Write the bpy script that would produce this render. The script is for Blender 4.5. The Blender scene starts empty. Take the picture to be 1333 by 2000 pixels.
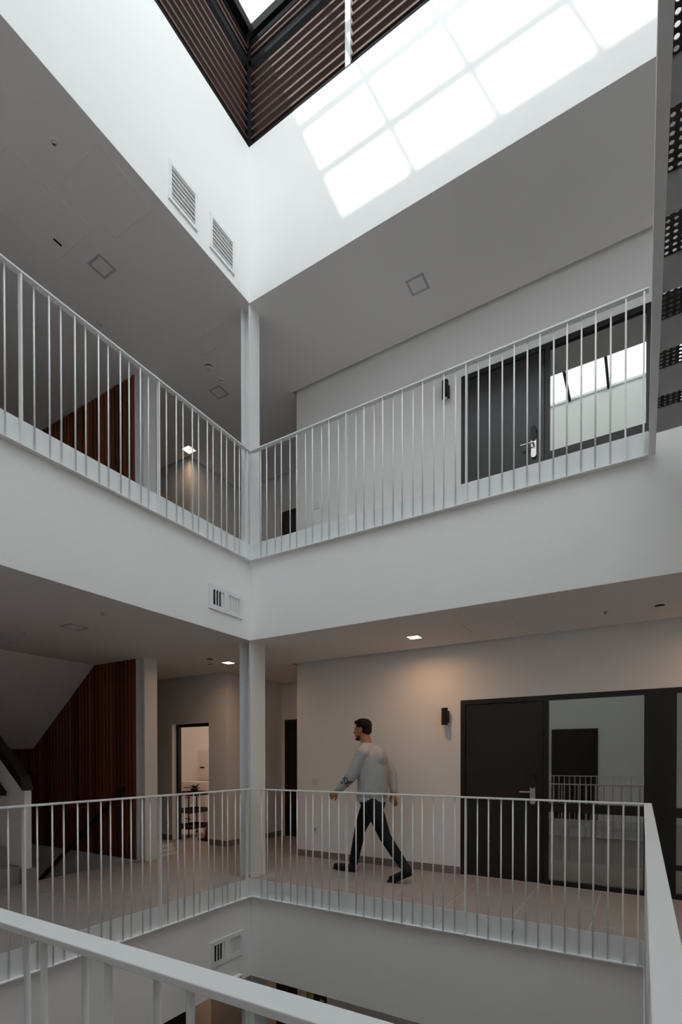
import bpy, math, random
from mathutils import Vector, Matrix, Quaternion
random.seed(7)
sc = bpy.context.scene
COL = sc.collection

# ------------------------------------------------------------------ camera
cam_d = bpy.data.cameras.new('camera')
cam = bpy.data.objects.new('camera', cam_d)
COL.objects.link(cam)
F_PX, CY_PX = 985.49, 1493.69
YAW, PITCH, ROLL = math.radians(30.863), math.radians(-0.577), math.radians(-0.025)
_F = Vector((-math.sin(YAW), math.cos(YAW), 0)); _R = Vector((math.cos(YAW), math.sin(YAW), 0)); _U = Vector((0, 0, 1))
_F2 = _F * math.cos(PITCH) + _U * math.sin(PITCH); _U2 = -_F * math.sin(PITCH) + _U * math.cos(PITCH)
_R3 = _R * math.cos(ROLL) + _U2 * math.sin(ROLL); _U3 = -_R * math.sin(ROLL) + _U2 * math.cos(ROLL)
m = Matrix((_R3, _U3, -_F2)).transposed().to_4x4()
m.translation = Vector((3.806, -4.374, 1.354))
cam.matrix_world = m
cam_d.sensor_fit = 'VERTICAL'; cam_d.sensor_height = 36.0; cam_d.sensor_width = 24.0
cam_d.lens = F_PX * 36.0 / 2000.0
cam_d.shift_y = (CY_PX - 1000.0) / 2000.0
cam_d.clip_start = 0.02; cam_d.clip_end = 300
sc.camera = cam

# ------------------------------------------------------------------ sky, sun, exposure
SKY_STRENGTH, SUN_STRENGTH, EXPOSURE = 3.6, 5.2, 0.0
world = bpy.data.worlds.new('sky'); sc.world = world; world.use_nodes = True
wn, wl = world.node_tree.nodes, world.node_tree.links
wn.clear()
w_out = wn.new('ShaderNodeOutputWorld'); w_bg = wn.new('ShaderNodeBackground')
w_tc = wn.new('ShaderNodeTexCoord'); w_no = wn.new('ShaderNodeTexNoise'); w_cr = wn.new('ShaderNodeValToRGB')
w_no.inputs['Scale'].default_value = 2.2; w_no.inputs['Detail'].default_value = 4
w_cr.color_ramp.elements[0].position = 0.38; w_cr.color_ramp.elements[0].color = (0.84, 0.94, 0.97, 1)
w_cr.color_ramp.elements[1].position = 0.62; w_cr.color_ramp.elements[1].color = (1, 1, 1, 1)
wl.new(w_tc.outputs['Generated'], w_no.inputs['Vector']); wl.new(w_no.outputs['Fac'], w_cr.inputs['Fac'])
wl.new(w_cr.outputs['Color'], w_bg.inputs['Color']); wl.new(w_bg.outputs['Background'], w_out.inputs['Surface'])
w_bg.inputs['Strength'].default_value = SKY_STRENGTH

sun_d = bpy.data.lights.new('sun', 'SUN'); sun_d.energy = SUN_STRENGTH; sun_d.angle = math.radians(0.9)
sun_d.color = (1.0, 0.97, 0.92)
sun = bpy.data.objects.new('sun', sun_d); COL.objects.link(sun)
SUN_DIR = Vector((0.2245, 1.0, -0.520)).normalized()
sun.rotation_euler = SUN_DIR.to_track_quat('-Z', 'Y').to_euler(); sun.location = (0, -20, 20)

vs = sc.view_settings
sc.display_settings.display_device = 'sRGB'
vs.view_transform = 'Standard'; vs.look = 'None'; vs.exposure = EXPOSURE; vs.gamma = 1.0; vs.use_curve_mapping = False
sc.cycles.max_bounces = 14; sc.cycles.diffuse_bounces = 7; sc.cycles.glossy_bounces = 5; sc.cycles.transparent_max_bounces = 16
sc.cycles.sample_clamp_indirect = 6.0; sc.cycles.use_light_tree = False

# ------------------------------------------------------------------ materials
def mat(name, col, rough=0.6, spec=0.3, metal=0.0, var=0.0, scale=8.0, bump=0.0, bscale=60.0, emit=None, estr=0.0):
    M = bpy.data.materials.new(name); M.use_nodes = True
    n, l = M.node_tree.nodes, M.node_tree.links
    b = n['Principled BSDF']
    b.inputs['Base Color'].default_value = (*col, 1); b.inputs['Roughness'].default_value = rough
    b.inputs['Specular IOR Level'].default_value = spec; b.inputs['Metallic'].default_value = metal
    tc = None
    if var or bump:
        tc = n.new('ShaderNodeTexCoord')
    if var:
        no = n.new('ShaderNodeTexNoise'); no.inputs['Scale'].default_value = scale; no.inputs['Detail'].default_value = 2
        mx = n.new('ShaderNodeMix'); mx.data_type = 'RGBA'
        mx.inputs[6].default_value = (*[c * (1 - var) for c in col], 1); mx.inputs[7].default_value = (*[min(1, c * (1 + var)) for c in col], 1)
        l.new(tc.outputs['Object'], no.inputs['Vector']); l.new(no.outputs['Fac'], mx.inputs[0]); l.new(mx.outputs[2], b.inputs['Base Color'])
    if bump:
        no2 = n.new('ShaderNodeTexNoise'); no2.inputs['Scale'].default_value = bscale; no2.inputs['Detail'].default_value = 3
        bp = n.new('ShaderNodeBump'); bp.inputs['Strength'].default_value = bump; bp.inputs['Distance'].default_value = 0.01
        l.new(tc.outputs['Object'], no2.inputs['Vector']); l.new(no2.outputs['Fac'], bp.inputs['Height']); l.new(bp.outputs['Normal'], b.inputs['Normal'])
    if emit:
        b.inputs['Emission Color'].default_value = (*emit, 1); b.inputs['Emission Strength'].default_value = estr
    return M

def wood_mat(name, c1, c2, rough=0.55):
    M = bpy.data.materials.new(name); M.use_nodes = True
    n, l = M.node_tree.nodes, M.node_tree.links; b = n['Principled BSDF']
    tc = n.new('ShaderNodeTexCoord'); mp = n.new('ShaderNodeMapping'); mp.inputs['Scale'].default_value = (30, 30, 1.2)
    no = n.new('ShaderNodeTexNoise'); no.inputs['Scale'].default_value = 2.5; no.inputs['Detail'].default_value = 6
    oi = n.new('ShaderNodeObjectInfo'); ad = n.new('ShaderNodeMath'); ad.operation = 'MULTIPLY_ADD'; ad.inputs[1].default_value = 0.5
    mx = n.new('ShaderNodeMix'); mx.data_type = 'RGBA'; mx.inputs[6].default_value = (*c1, 1); mx.inputs[7].default_value = (*c2, 1)
    sb = n.new('ShaderNodeMath'); sb.operation = 'SUBTRACT'; sb.inputs[1].default_value = 0.25; sb.use_clamp = True
    l.new(tc.outputs['Object'], mp.inputs['Vector']); l.new(mp.outputs['Vector'], no.inputs['Vector'])
    l.new(oi.outputs['Random'], ad.inputs[0]); l.new(no.outputs['Fac'], ad.inputs[2]); l.new(ad.outputs[0], sb.inputs[0])
    l.new(sb.outputs[0], mx.inputs[0]); l.new(mx.outputs[2], b.inputs['Base Color'])
    b.inputs['Roughness'].default_value = rough
    return M

def glass_reflective(name, fac, tint, back):
    M = bpy.data.materials.new(name); M.use_nodes = True
    n, l = M.node_tree.nodes, M.node_tree.links; n.clear()
    o = n.new('ShaderNodeOutputMaterial'); g = n.new('ShaderNodeBsdfGlossy'); d = n.new('ShaderNodeBsdfDiffuse'); mx = n.new('ShaderNodeMixShader')
    g.inputs['Roughness'].default_value = 0.012; g.inputs['Color'].default_value = (*tint, 1); d.inputs['Color'].default_value = (*back, 1)
    mx.inputs[0].default_value = fac
    l.new(d.outputs[0], mx.inputs[1]); l.new(g.outputs[0], mx.inputs[2]); l.new(mx.outputs[0], o.inputs['Surface'])
    return M

def glass_clear(name):
    M = bpy.data.materials.new(name); M.use_nodes = True
    n, l = M.node_tree.nodes, M.node_tree.links; n.clear()
    o = n.new('ShaderNodeOutputMaterial'); g = n.new('ShaderNodeBsdfGlossy'); t = n.new('ShaderNodeBsdfTransparent'); mx = n.new('ShaderNodeMixShader')
    g.inputs['Roughness'].default_value = 0.02; t.inputs['Color'].default_value = (0.95, 0.98, 0.98, 1); mx.inputs[0].default_value = 0.05
    l.new(t.outputs[0], mx.inputs[1]); l.new(g.outputs[0], mx.inputs[2]); l.new(mx.outputs[0], o.inputs['Surface'])
    return M

WALL = mat('white_plaster', (0.90, 0.885, 0.88), 0.9, 0.15, var=0.015, scale=3)
CEIL = mat('white_ceiling_paint', (0.86, 0.83, 0.82), 0.95, 0.1, var=0.012, scale=2)
TILE = mat('taupe_porcelain_tile', (0.39, 0.35, 0.338), 0.5, 0.35, var=0.07, scale=5)
GROUT = mat('pale_grout', (0.74, 0.70, 0.67), 0.9, 0.1)
BASEB = mat('taupe_tile_skirting', (0.24, 0.205, 0.195), 0.5, 0.3, var=0.05, scale=6)
WHITE_MET = mat('white_powder_coated_steel', (0.82, 0.825, 0.83), 0.42, 0.4, var=0.008, scale=9)
GREY_MET = mat('pale_grey_painted_steel', (0.5, 0.49, 0.49), 0.5, 0.4, var=0.06, scale=5)
BLACK_MET = mat('black_powder_coated_metal', (0.012, 0.012, 0.013), 0.45, 0.4, var=0.1, scale=6)
PERF = mat('dark_perforated_sheet', (0.05, 0.05, 0.052), 0.5, 0.4, var=0.08, scale=8)
DOORW = mat('dark_brown_door_veneer', (0.009, 0.0065, 0.0055), 0.26, 0.5, var=0.15, scale=12)
DARKF = mat('anthracite_door_frame', (0.008, 0.0078, 0.008), 0.32, 0.45, var=0.06, scale=7)
SLATW = wood_mat('reddish_brown_timber', (0.05, 0.012, 0.005), (0.33, 0.105, 0.035))
LOUVW = wood_mat('dark_stained_louver_timber', (0.008, 0.003, 0.002), (0.032, 0.009, 0.005), 0.6)
MATT = mat('matt_black_frame', (0.006, 0.006, 0.007), 0.75, 0.12, var=0.1)
NOSE = mat('sunlit_slat_edge', (0.085, 0.042, 0.03), 0.6, 0.3, var=0.15, scale=10)  # paler than the boards: sun on the slat fronts put into the colour
STEPC = mat('taupe_stair_tile', (0.34, 0.30, 0.285), 0.55, 0.3, var=0.06, scale=5)
PLAST = mat('white_plastic', (0.78, 0.775, 0.76), 0.4, 0.4, var=0.01, scale=20)
GREYP = mat('light_grey_trim_ring', (0.47, 0.46, 0.5), 0.5, 0.3, var=0.02, scale=20)
DARKH = mat('black_fittings_and_hole_shade', (0.012, 0.013, 0.016), 0.9, 0.05, var=0.1)  # shade of holes put into the colour; black latches and handles too
CHROME = mat('brushed_stainless_steel', (0.62, 0.58, 0.54), 0.28, 0.5, metal=1.0, var=0.05, scale=40)
LAMP_ON = mat('lit_warm_diffuser', (0.9, 0.85, 0.75), 0.5, 0.2, emit=(1.0, 0.80, 0.55), estr=9.0)
LAMP_OFF = mat('unlit_opal_diffuser', (0.83, 0.80, 0.79), 0.5, 0.3, var=0.01)
PANE = glass_reflective('reflective_tinted_glass', 0.42, (0.93, 0.95, 0.9), (0.02, 0.02, 0.018))
CLEAR = glass_clear('clear_roof_glass')

# ------------------------------------------------------------------ mesh helpers
class MB:
    def __init__(s): s.v, s.f = [], []
    def box(s, x0, x1, y0, y1, z0, z1):
        b = len(s.v)
        s.v += [(x0, y0, z0), (x1, y0, z0), (x1, y1, z0), (x0, y1, z0), (x0, y0, z1), (x1, y0, z1), (x1, y1, z1), (x0, y1, z1)]
        s.f += [tuple(b + i for i in q) for q in ((3, 2, 1, 0), (4, 5, 6, 7), (0, 1, 5, 4), (1, 2, 6, 5), (2, 3, 7, 6), (3, 0, 4, 7))]
        return s
    def prism(s, poly, axis, a, b):           # poly = list of 2-tuples in the two other axes, extruded along axis
        n, k = len(poly), len(s.v)
        def P(u, w, t): return {'x': (t, u, w), 'y': (u, t, w), 'z': (u, w, t)}[axis]
        s.v += [P(u, w, a) for u, w in poly] + [P(u, w, b) for u, w in poly]
        s.f.append(tuple(k + i for i in range(n))); s.f.append(tuple(k + n + i for i in reversed(range(n))))
        for i in range(n):
            j = (i + 1) % n
            s.f.append((k + j, k + i, k + n + i, k + n + j))
        return s
    def tube(s, p0, p1, r0, r1=None, n=10):
        r1 = r0 if r1 is None else r1
        p0, p1 = Vector(p0), Vector(p1); d = (p1 - p0).normalized()
        a = d.orthogonal().normalized(); c = d.cross(a); k = len(s.v)
        for p, r in ((p0, r0), (p1, r1)):
            for i in range(n):
                t = 2 * math.pi * i / n
                s.v.append(tuple(p + a * (math.cos(t) * r) + c * (math.sin(t) * r)))
        for i in range(n):
            j = (i + 1) % n
            s.f.append((k + i, k + j, k + n + j, k + n + i))
        s.f.append(tuple(k + i for i in reversed(range(n)))); s.f.append(tuple(k + n + i for i in range(n)))
        return s
    def lathe(s, prof, c, n=20, axis='z'):    # prof = [(r, h)...]
        k = len(s.v); c = Vector(c)
        for r, h in prof:
            for i in range(n):
                t = 2 * math.pi * i / n; u, w = r * math.cos(t), r * math.sin(t)
                s.v.append(tuple(c + Vector({'z': (u, w, h), 'y': (u, h, w), 'x': (h, u, w)}[axis])))
        for q in range(len(prof) - 1):
            for i in range(n):
                j = (i + 1) % n
                s.f.append((k + q * n + i, k + q * n + j, k + (q + 1) * n + j, k + (q + 1) * n + i))
        s.f.append(tuple(k + i for i in reversed(range(n)))); e = k + (len(prof) - 1) * n
        s.f.append(tuple(e + i for i in range(n)))
        return s
    def sphere(s, c, r, nu=14, nv=9):         # r may be (rx, ry, rz)
        if not isinstance(r, (tuple, list)): r = (r, r, r)
        k = len(s.v)
        s.v.append((c[0], c[1], c[2] - r[2]))
        for a in range(1, nv):
            ph = -math.pi / 2 + math.pi * a / nv
            for i in range(nu):
                t = 2 * math.pi * i / nu
                s.v.append((c[0] + r[0] * math.cos(ph) * math.cos(t), c[1] + r[1] * math.cos(ph) * math.sin(t), c[2] + r[2] * math.sin(ph)))
        s.v.append((c[0], c[1], c[2] + r[2])); top = len(s.v) - 1
        for i in range(nu):
            j = (i + 1) % nu
            s.f.append((k, k + 1 + j, k + 1 + i))
            for a in range(nv - 2):
                s.f.append((k + 1 + a * nu + i, k + 1 + a * nu + j, k + 1 + (a + 1) * nu + j, k + 1 + (a + 1) * nu + i))
            s.f.append((k + 1 + (nv - 2) * nu + i, k + 1 + (nv - 2) * nu + j, top))
        return s
    def mesh(s, name, M, smooth=False):
        me = bpy.data.meshes.new(name); me.from_pydata(s.v, [], s.f); me.materials.append(M)
        import bmesh
        bm = bmesh.new(); bm.from_mesh(me); bmesh.ops.recalc_face_normals(bm, faces=bm.faces); bm.to_mesh(me); bm.free()
        if smooth:
            for p in me.polygons: p.use_smooth = True
        me.update()
        return me
    def build(s, name, M, parent=None, smooth=False, bevel=0.0, origin=None):
        off = Vector((0, 0, 0))
        if parent is not None and parent.get('_world'): off = Vector(parent['_world'])
        if parent is None and origin is not None: off = Vector(origin)
        if off.length: s.v = [tuple(Vector(p) - off) for p in s.v]
        o = bpy.data.objects.new(name, s.mesh(name, M, smooth)); COL.objects.link(o)
        if parent is not None: o.parent = parent
        elif origin is not None: o.location = origin
        if bevel:
            b = o.modifiers.new('bevel', 'BEVEL'); b.width = bevel; b.segments = 2; b.limit_method = 'ANGLE'
        if parent is not None and parent.get('_world'): o['_world'] = parent['_world']
        return o

def tag(o, label, cat, group=None, kind=None):
    o['label'] = label; o['category'] = cat
    if group: o['group'] = group
    if kind: o['kind'] = kind
    return o
def thing(name, label, cat, loc=(0, 0, 0), group=None, kind=None, world=True):
    o = bpy.data.objects.new(name, None); COL.objects.link(o); o.location = loc; o.empty_display_size = 0.05
    if world: o['_world'] = tuple(loc)          # children are written in world coordinates
    return tag(o, label, cat, group, kind)
def inst(name, me, parent, loc=(0, 0, 0), rot=None):
    o = bpy.data.objects.new(name, me); COL.objects.link(o); o.parent = parent; o.location = loc
    if rot: o.rotation_euler = rot
    return o
def struct(name, mb, M, label, cat, parent=None):
    o = mb.build(name, M, parent)
    if parent is None: tag(o, label, cat, kind='structure')
    return o

# ------------------------------------------------------------------ dimensions
H = 3.78
FX, FY = -0.025, 0.025          # void-side faces of the left and back galleries
RX, NY = 3.870, -3.863          # void-side faces of right and near galleries on the camera's floor
YB = 1.45                       # wall behind the back gallery
XL, XR, YS = -5.9, 6.2, -5.22   # outer limits
C0, C1, C2 = -1.11, 2.706, 6.50 # ceilings of ground, camera's and upper floor
ZL, ZR = 8.235, 9.42            # foot of louvers, roof
GAP = 0.06
SX = -2.02                      # floor edge at stairwell
SY0, SY1 = -1.39, 0.03          # descending / upper flight
SYA = -2.62                     # far edge of ascending flight

# ------------------------------------------------------------------ walls
def wall_openings(mb, x0, x1, z0, z1, y0, y1, ops):
    xs = x0
    for (a, b, c, d) in sorted(ops):
        if a > xs: mb.box(xs, a, y0, y1, z0, z1)
        if c > z0: mb.box(a, b, y0, y1, z0, c)
        if d < z1: mb.box(a, b, y0, y1, d, z1)
        xs = b
    if xs < x1: mb.box(xs, x1, y0, y1, z0, z1)
    return mb
DX0, DX1, DH = 1.965, 5.02, 2.05
w = MB()
wall_openings(w, -0.40, XR + .2, -H, H, YB, YB + .2, [(DX0, DX1, 0.0, DH)])
wall_openings(w, -0.40, XR + .2, H, C2 + .3, YB, YB + .2, [(DX0, DX1, H, H + DH)])
w.box(-0.40, -0.20, YB + .2, 3.2, -H, C2 + .3)
struct('wall_back', w, WALL, 'white plaster wall behind the back gallery on all floors', 'wall')
# alcove walls, camera's floor
w = MB()
wall_openings(w, XL, -1.75, 0, C1 + .1, YB, YB + .15, [(-2.985, -2.13, 0, 1.95)])
w.box(-1.90, -1.75, YB + .15, 2.85, 0, C1 + .1)
struct('wall_alcove', w, WALL, 'shaded plaster wall with doorway beside the stairwell', 'wall')
w = MB().box(-1.90, -0.20, 2.85, 3.0, 0, C1 + .1)
struct('wall_corridor', w, WALL, 'end wall of the short corridor behind the corner column', 'wall')
w = MB().box(XL, -2.86, 1.74, 1.88, H, C2 + .1).box(-3.01, -2.86, 1.88, 3.1, H, C2 + .1).box(-3.01, -0.2, 3.0, 3.15, H, C2 + .1)
struct('wall_alcove_upper', w, WALL, 'beige-lit plaster walls of the upper alcove', 'wall')
w = MB()
wall_openings(w, XL, -2.1, -H, C0 + .1, YB, YB + .15, [(-3.4, -2.5, -H, -H + 2.05)])
w.box(-2.25, -2.1, YB + .15, 3.0, -H, C0 + .1).box(-2.25, -0.2, 2.85, 3.0, -H, C0 + .1)
struct('wall_alcove_ground', w, WALL, 'ground floor alcove wall seen below the lower gallery', 'wall')
w = MB().box(XL - .15, XL, YS, 4.3, -H, C2 + .3)
struct('wall_left', w, WALL, 'far wall at the back of the stairwell', 'wall')
w = MB().box(-2.35, SX - .02, YS, SYA - .12, -H, C2).box(XL, SX - .02, SYA - .12, SYA, -H, C2)
struct('wall_stair', w, WALL, 'plaster wall closing the stairwell on the near side', 'wall')
w = MB().box(XL, XR + .2, YS - .2, YS, -H, ZR + .05)
struct('wall_near', w, WALL, 'tall white wall behind the camera facing the atrium', 'wall')
w = MB().box(XR, XR + .2, YS, YB, -H, ZR + .05)
struct('wall_right', w, WALL, 'tall white wall beyond the perforated catwalk', 'wall')
# room behind the doorway
w = MB().box(XL, -1.8, 4.1, 4.25, 0, C1).box(-1.9, -1.8, 3.0, 4.1, 0, C1)
struct('wall_store', w, WALL, 'walls of the lit store room behind the open doorway', 'wall')

# fascias (void-side faces of the slabs)
def fascia(nm, x0, x1, y0, y1, z0, z1, lab):
    struct(nm, MB().box(x0, x1, y0, y1, z0, z1), WALL, lab, 'wall')
fascia('wall_left_upper', FX - .2, FX, YS, FY + .2, C2 + .0065, ZL, 'bright white upper wall on the left under the dark louvers')
fascia('wall_back_upper', FX, XR, FY, FY + .2, C2 + .0065, ZL, 'white upper wall with sunlit grid pattern under the skylight')
fascia('wall_left_middle', FX - .2, FX, YS, FY + .2, C1 + .0065, H - .002, 'white slab edge below the upper left railing')
fascia('wall_back_middle', FX, XR, FY, FY + .2, C1 + .0065, H - .002, 'white slab edge below the upper back railing')
fascia('wall_left_lower', FX - .2, FX, NY - .2, FY + .2, C0 + .0065, -.0022, 'shaded slab edge below the lower left railing')
fascia('wall_back_lower', FX, RX, FY, FY + .2, C0 + .0065, -.0022, 'shaded grey slab edge below the walking man')
fascia('wall_right_lower', RX, RX + .2, NY - .2, FY + .2, C0 + .0065, -.0022, 'slab edge below the right railing')
fascia('wall_near_lower', FX, RX, NY - .2, NY, C0 + .0065, -.0022, 'slab edge below the nearest railing')

# ------------------------------------------------------------------ ceilings (with shadow gap) and slabs
def ceil(nm, z, rects, lab, thick=.1, strips=()):
    mb = MB()
    for (x0, x1, y0, y1) in rects: mb.box(x0, x1, y0, y1, z, z + thick)
    for (x0, x1, y0, y1) in strips: mb.box(x0, x1, y0, y1, z, z + .006)
    struct(nm, mb, CEIL, lab, 'ceiling')
ceil('ceiling_upper', C2, [(FX - .2, XR, FY + .2, YB - GAP), (XL, FX - .2, YS, YB - GAP), (XL, -.40 - GAP, YB - GAP, 1.74 - GAP), (-2.86 + GAP, -.4 - GAP, 1.74 - GAP, 3.0 - GAP)],
     'upper gallery ceiling with unlit square lights', strips=[(FX - .2, XR, FY, FY + .2), (FX - .2, FX, YS, FY)])
struct('ceiling_upper_slab', MB().box(XL, FX - .2, YS, 3.2, C2 + .1, C2 + .35).box(FX - .2, XR + .2, FY + .2, 3.2, C2 + .1, C2 + .35), CEIL, 'roof slab above the upper gallery ceiling', 'ceiling')
ceil('ceiling_middle', C1, [(FX - .2, XR, FY + .2, YB - GAP), (SX, FX - .2, YS, YB - GAP), (XL, SX, SY1 + .1, YB - GAP), (-1.75 + GAP, -.4 - GAP, YB - GAP, 2.85 - GAP), (XL, SX, YS, SYA)],
     'lower gallery ceiling with lit warm square lights', strips=[(FX - .2, XR, FY, FY + .2), (FX - .2, FX, YS, FY)])
ceil('ceiling_store', C1, [(XL, -1.8, YB + .15, 4.25)], 'ceiling of the lit store room')
struct('floor_upper', MB().box(FX - .2, XR + .2, FY + .2, 3.2, C1 + .1, H).box(SX, FX - .2, YS, 3.2, C1 + .1, H).box(XL, SX, SY1 + .1, 3.2, C1 + .1, H), TILE, 'upper gallery floor slab', 'floor')
ceil('ceiling_ground', C0, [(FX - .2, XR, FY + .2, YB - GAP), (SX, FX - .2, YS, YB), (XL, SX, SY1 + .1, YB), (-2.1, -.4, YB, 2.85), (RX + .2, XR, YS, FY + .2), (FX - .2, RX + .2, YS, NY - .2)],
     'ground floor ceiling seen at the bottom of the void', strips=[(FX - .2, RX + .2, FY, FY + .2), (FX - .2, FX, NY - .2, FY), (RX, RX + .2, NY - .2, FY), (FX, RX, NY - .2, NY)])
struct('floor_ground', MB().box(XL, XR + .2, YS, 3.2, -H - .2, -H), TILE, 'ground floor at the bottom of the void', 'floor')

# camera's floor: slab + tiles, each tile its own piece
floor = struct('floor', MB().box(FX - .2, XR, FY + .2, YB + .2, C0 + .1, -.0012).box(SX, FX - .2, YS, 3.0, C0 + .1, -.0012).box(XL, SX, SY1 + .1, 4.2, C0 + .1, -.0012)
               .box(RX + .2, XR, YS, FY + .2, C0 + .1, -.0012).box(FX - .2, RX + .2, YS, NY - .2, C0 + .1, -.0012).box(FX - .2, -.2, YB + .2, 3.0, C0 + .1, -.0012)
               .box(FX - .2, FX, NY - .2, FY + .2, -.0022, -.0012).box(FX, RX + .2, FY, FY + .2, -.0022, -.0012).box(RX, RX + .2, NY, FY, -.0022, -.0012).box(FX, RX, NY - .2, NY, -.0022, -.0012)
               , GROUT, 'taupe tiled gallery floor around the void', 'floor')
T, J = 0.60, 0.006
_tiles = {}
def tiles(x0, x1, y0, y1, ox=0.45, oy=0.25):
    i0, i1 = math.floor((x0 - ox) / T), math.ceil((x1 - ox) / T); j0, j1 = math.floor((y0 - oy) / T), math.ceil((y1 - oy) / T)
    for i in range(i0, i1):
        for j in range(j0, j1):
            a, b = max(x0, ox + i * T), min(x1, ox + (i + 1) * T); c, d = max(y0, oy + j * T), min(y1, oy + (j + 1) * T)
            if b - a < .03 or d - c < .03: continue
            key = (round(b - a, 3), round(d - c, 3))
            if key not in _tiles:
                _tiles[key] = MB().box(J / 2, key[0] - J / 2, J / 2, key[1] - J / 2, -.0012, 0).mesh('tile', TILE)
            inst('tile', _tiles[key], floor, (a, c, 0))
tiles(-0.4, XR, FY, YB)
tiles(SX, -0.4, FY, YB)
tiles(SX, FX, NY, FY)
tiles(-1.75, -0.4, YB, 2.85)
tiles(XL + .02, SX, SY1 + .12, YB)
tiles(RX, XR, NY, FY)
tiles(SX, XR, YS, NY)
tiles(-5.2, -1.9, YB, 4.1)

# baseboards
bh, bt = 0.09, 0.012
struct('baseboard_back', MB().box(-.40, DX0 - .005, YB - bt, YB, 0, bh).box(-.40 - bt, -.40, YB - bt, 2.85, 0, bh), BASEB, 'taupe tile skirting along the wall behind the walking man', 'baseboard')
struct('baseboard_alcove', MB().box(XL, -2.985, YB - bt, YB, 0, bh).box(-2.13, -1.75, YB - bt, YB, 0, bh).box(-1.75, -1.75 + bt, YB - bt, 2.85, 0, bh), BASEB, 'taupe tile skirting along the alcove wall beside the doorway', 'baseboard')
struct('baseboard_upper', MB().box(-.40, DX0 - .005, YB - bt, YB, H, H + bh).box(-2.86, -2.86 + bt, 1.74, 3.0, H, H + bh).box(XL, -2.86 + bt, 1.74 - bt, 1.74, H, H + bh), BASEB, 'taupe tile skirting on the upper floor', 'baseboard')

# ------------------------------------------------------------------ skylight roof
sky = thing('window_1', 'glazed skylight roof with dark frame grid above the atrium', 'skylight', (0, 0, ZR), kind='structure')
xs = [0.04 + 0.773 * k for k in range(8)]
ys = [-5.18 + 1.18 * k for k in range(5)]
YN = -0.01
mb = MB()
mb.box(FX - .2, 0.04, YS - .2, FY + .2, ZR, ZR + .10).box(xs[-1], XR + .2, YS - .2, FY + .2, ZR, ZR + .10)
mb.box(0.04, xs[-1], YN, FY + .2, ZR, ZR + .10)
mb.build('frame', MATT, sky)
MB().box(0.04, xs[-1], YS - .2, ys[0], ZR + .052, ZR + .10).build('curb', WHITE_MET, sky)
for k in range(1, 7):
    MB().box(xs[k] - .025, xs[k] + .025, ys[0], YN, ZR + .02, ZR + .08).build('glazing_bar', MATT, sky)
for k in range(1, 5):
    MB().box(0.04, xs[-1], ys[k] - .045, ys[k] + .045, ZR + .01, ZR + .09).build('glazing_bar', MATT, sky)
yy = ys + [YN]
for a in range(7):
    for b in range(5):
        if yy[b + 1] - yy[b] < .1: continue
        MB().box(xs[a] + .005, xs[a + 1] - .005, yy[b] + .005, yy[b + 1] - .005, ZR + .091, ZR + .097).build('pane', CLEAR, sky)

# ------------------------------------------------------------------ louver screens
def louvers(axis, length, label):
    root = thing('louver_screen', label, 'louver screen', (FX, FY, ZL), world=True)
    zb = 9.12
    def bx(mb, u0, u1, v0, v1, z0, z1):       # u along the screen, v outward (away from void)
        if axis == 'x': return mb.box(FX + u0, FX + u1, FY + v0, FY + v1, z0, z1)
        return mb.box(FX - v1, FX - v0, FY - u1, FY - u0, z0, z1)
    e = 0.0 if axis == 'x' else 0.03
    bx(MB(), e, length, 0.0, .12, ZL, ZL + .035).build('bottom_rail', MATT, root)
    bx(MB(), e, length, 0.0, .12, zb, zb + .07).build('middle_beam', MATT, root)
    bx(MB(), e, length, 0.0, .12, ZR - .07, ZR).build('top_rail', MATT, root)
    bx(MB(), -.05 if axis == 'x' else e, .03, 0.0, .10, ZL + .035, ZR - .07).build('corner_post', MATT, root)
    posts = [1.29, 2.58, 3.87, 5.16] if axis == 'x' else [1.3, 2.6, 3.9]
    for p in posts:
        bx(MB(), p - .03, p + .03, -.012, .10, ZL + .002, ZR - .002).build('mullion', GREY_MET if axis == 'x' else BLACK_MET, root)
    edges = [.03] + posts + [length]
    for z in [ZL + .085 + .099 * k for k in range(8)] + [zb + .125, zb + .20]:
        for a in range(len(edges) - 1):
            u0, u1 = edges[a] + (.03 if a else 0), edges[a + 1] - .03
            poly = [(.005, z - .012), (.10, z - .03), (.10, z - .004), (.005, z + .014)]
            mb = MB()
            if axis == 'x': mb.prism([(FY + v, q) for v, q in poly], 'x', FX + u0, FX + u1)
            else: mb.prism([(FX - v, q) for v, q in poly], 'y', FY - u1, FY - u0)
            so = mb.build('slat', LOUVW, root)
            if axis == 'x': MB().box(FX + u0, FX + u1, FY + .001, FY + .005, z - .011, z + .013).build('nosing', NOSE, so)  # strip added to carry the painted sunlit front edge
            else: MB().box(FX - .005, FX - .001, FY - u1, FY - u0, z - .011, z + .013).build('nosing', NOSE, so)
    return root
louvers('x', 6.1, 'dark timber louver band with pale mullion, streaked by sun beside the skylight')
louvers('y', 5.2, 'dark timber louver band in shade above the left white wall')

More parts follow.
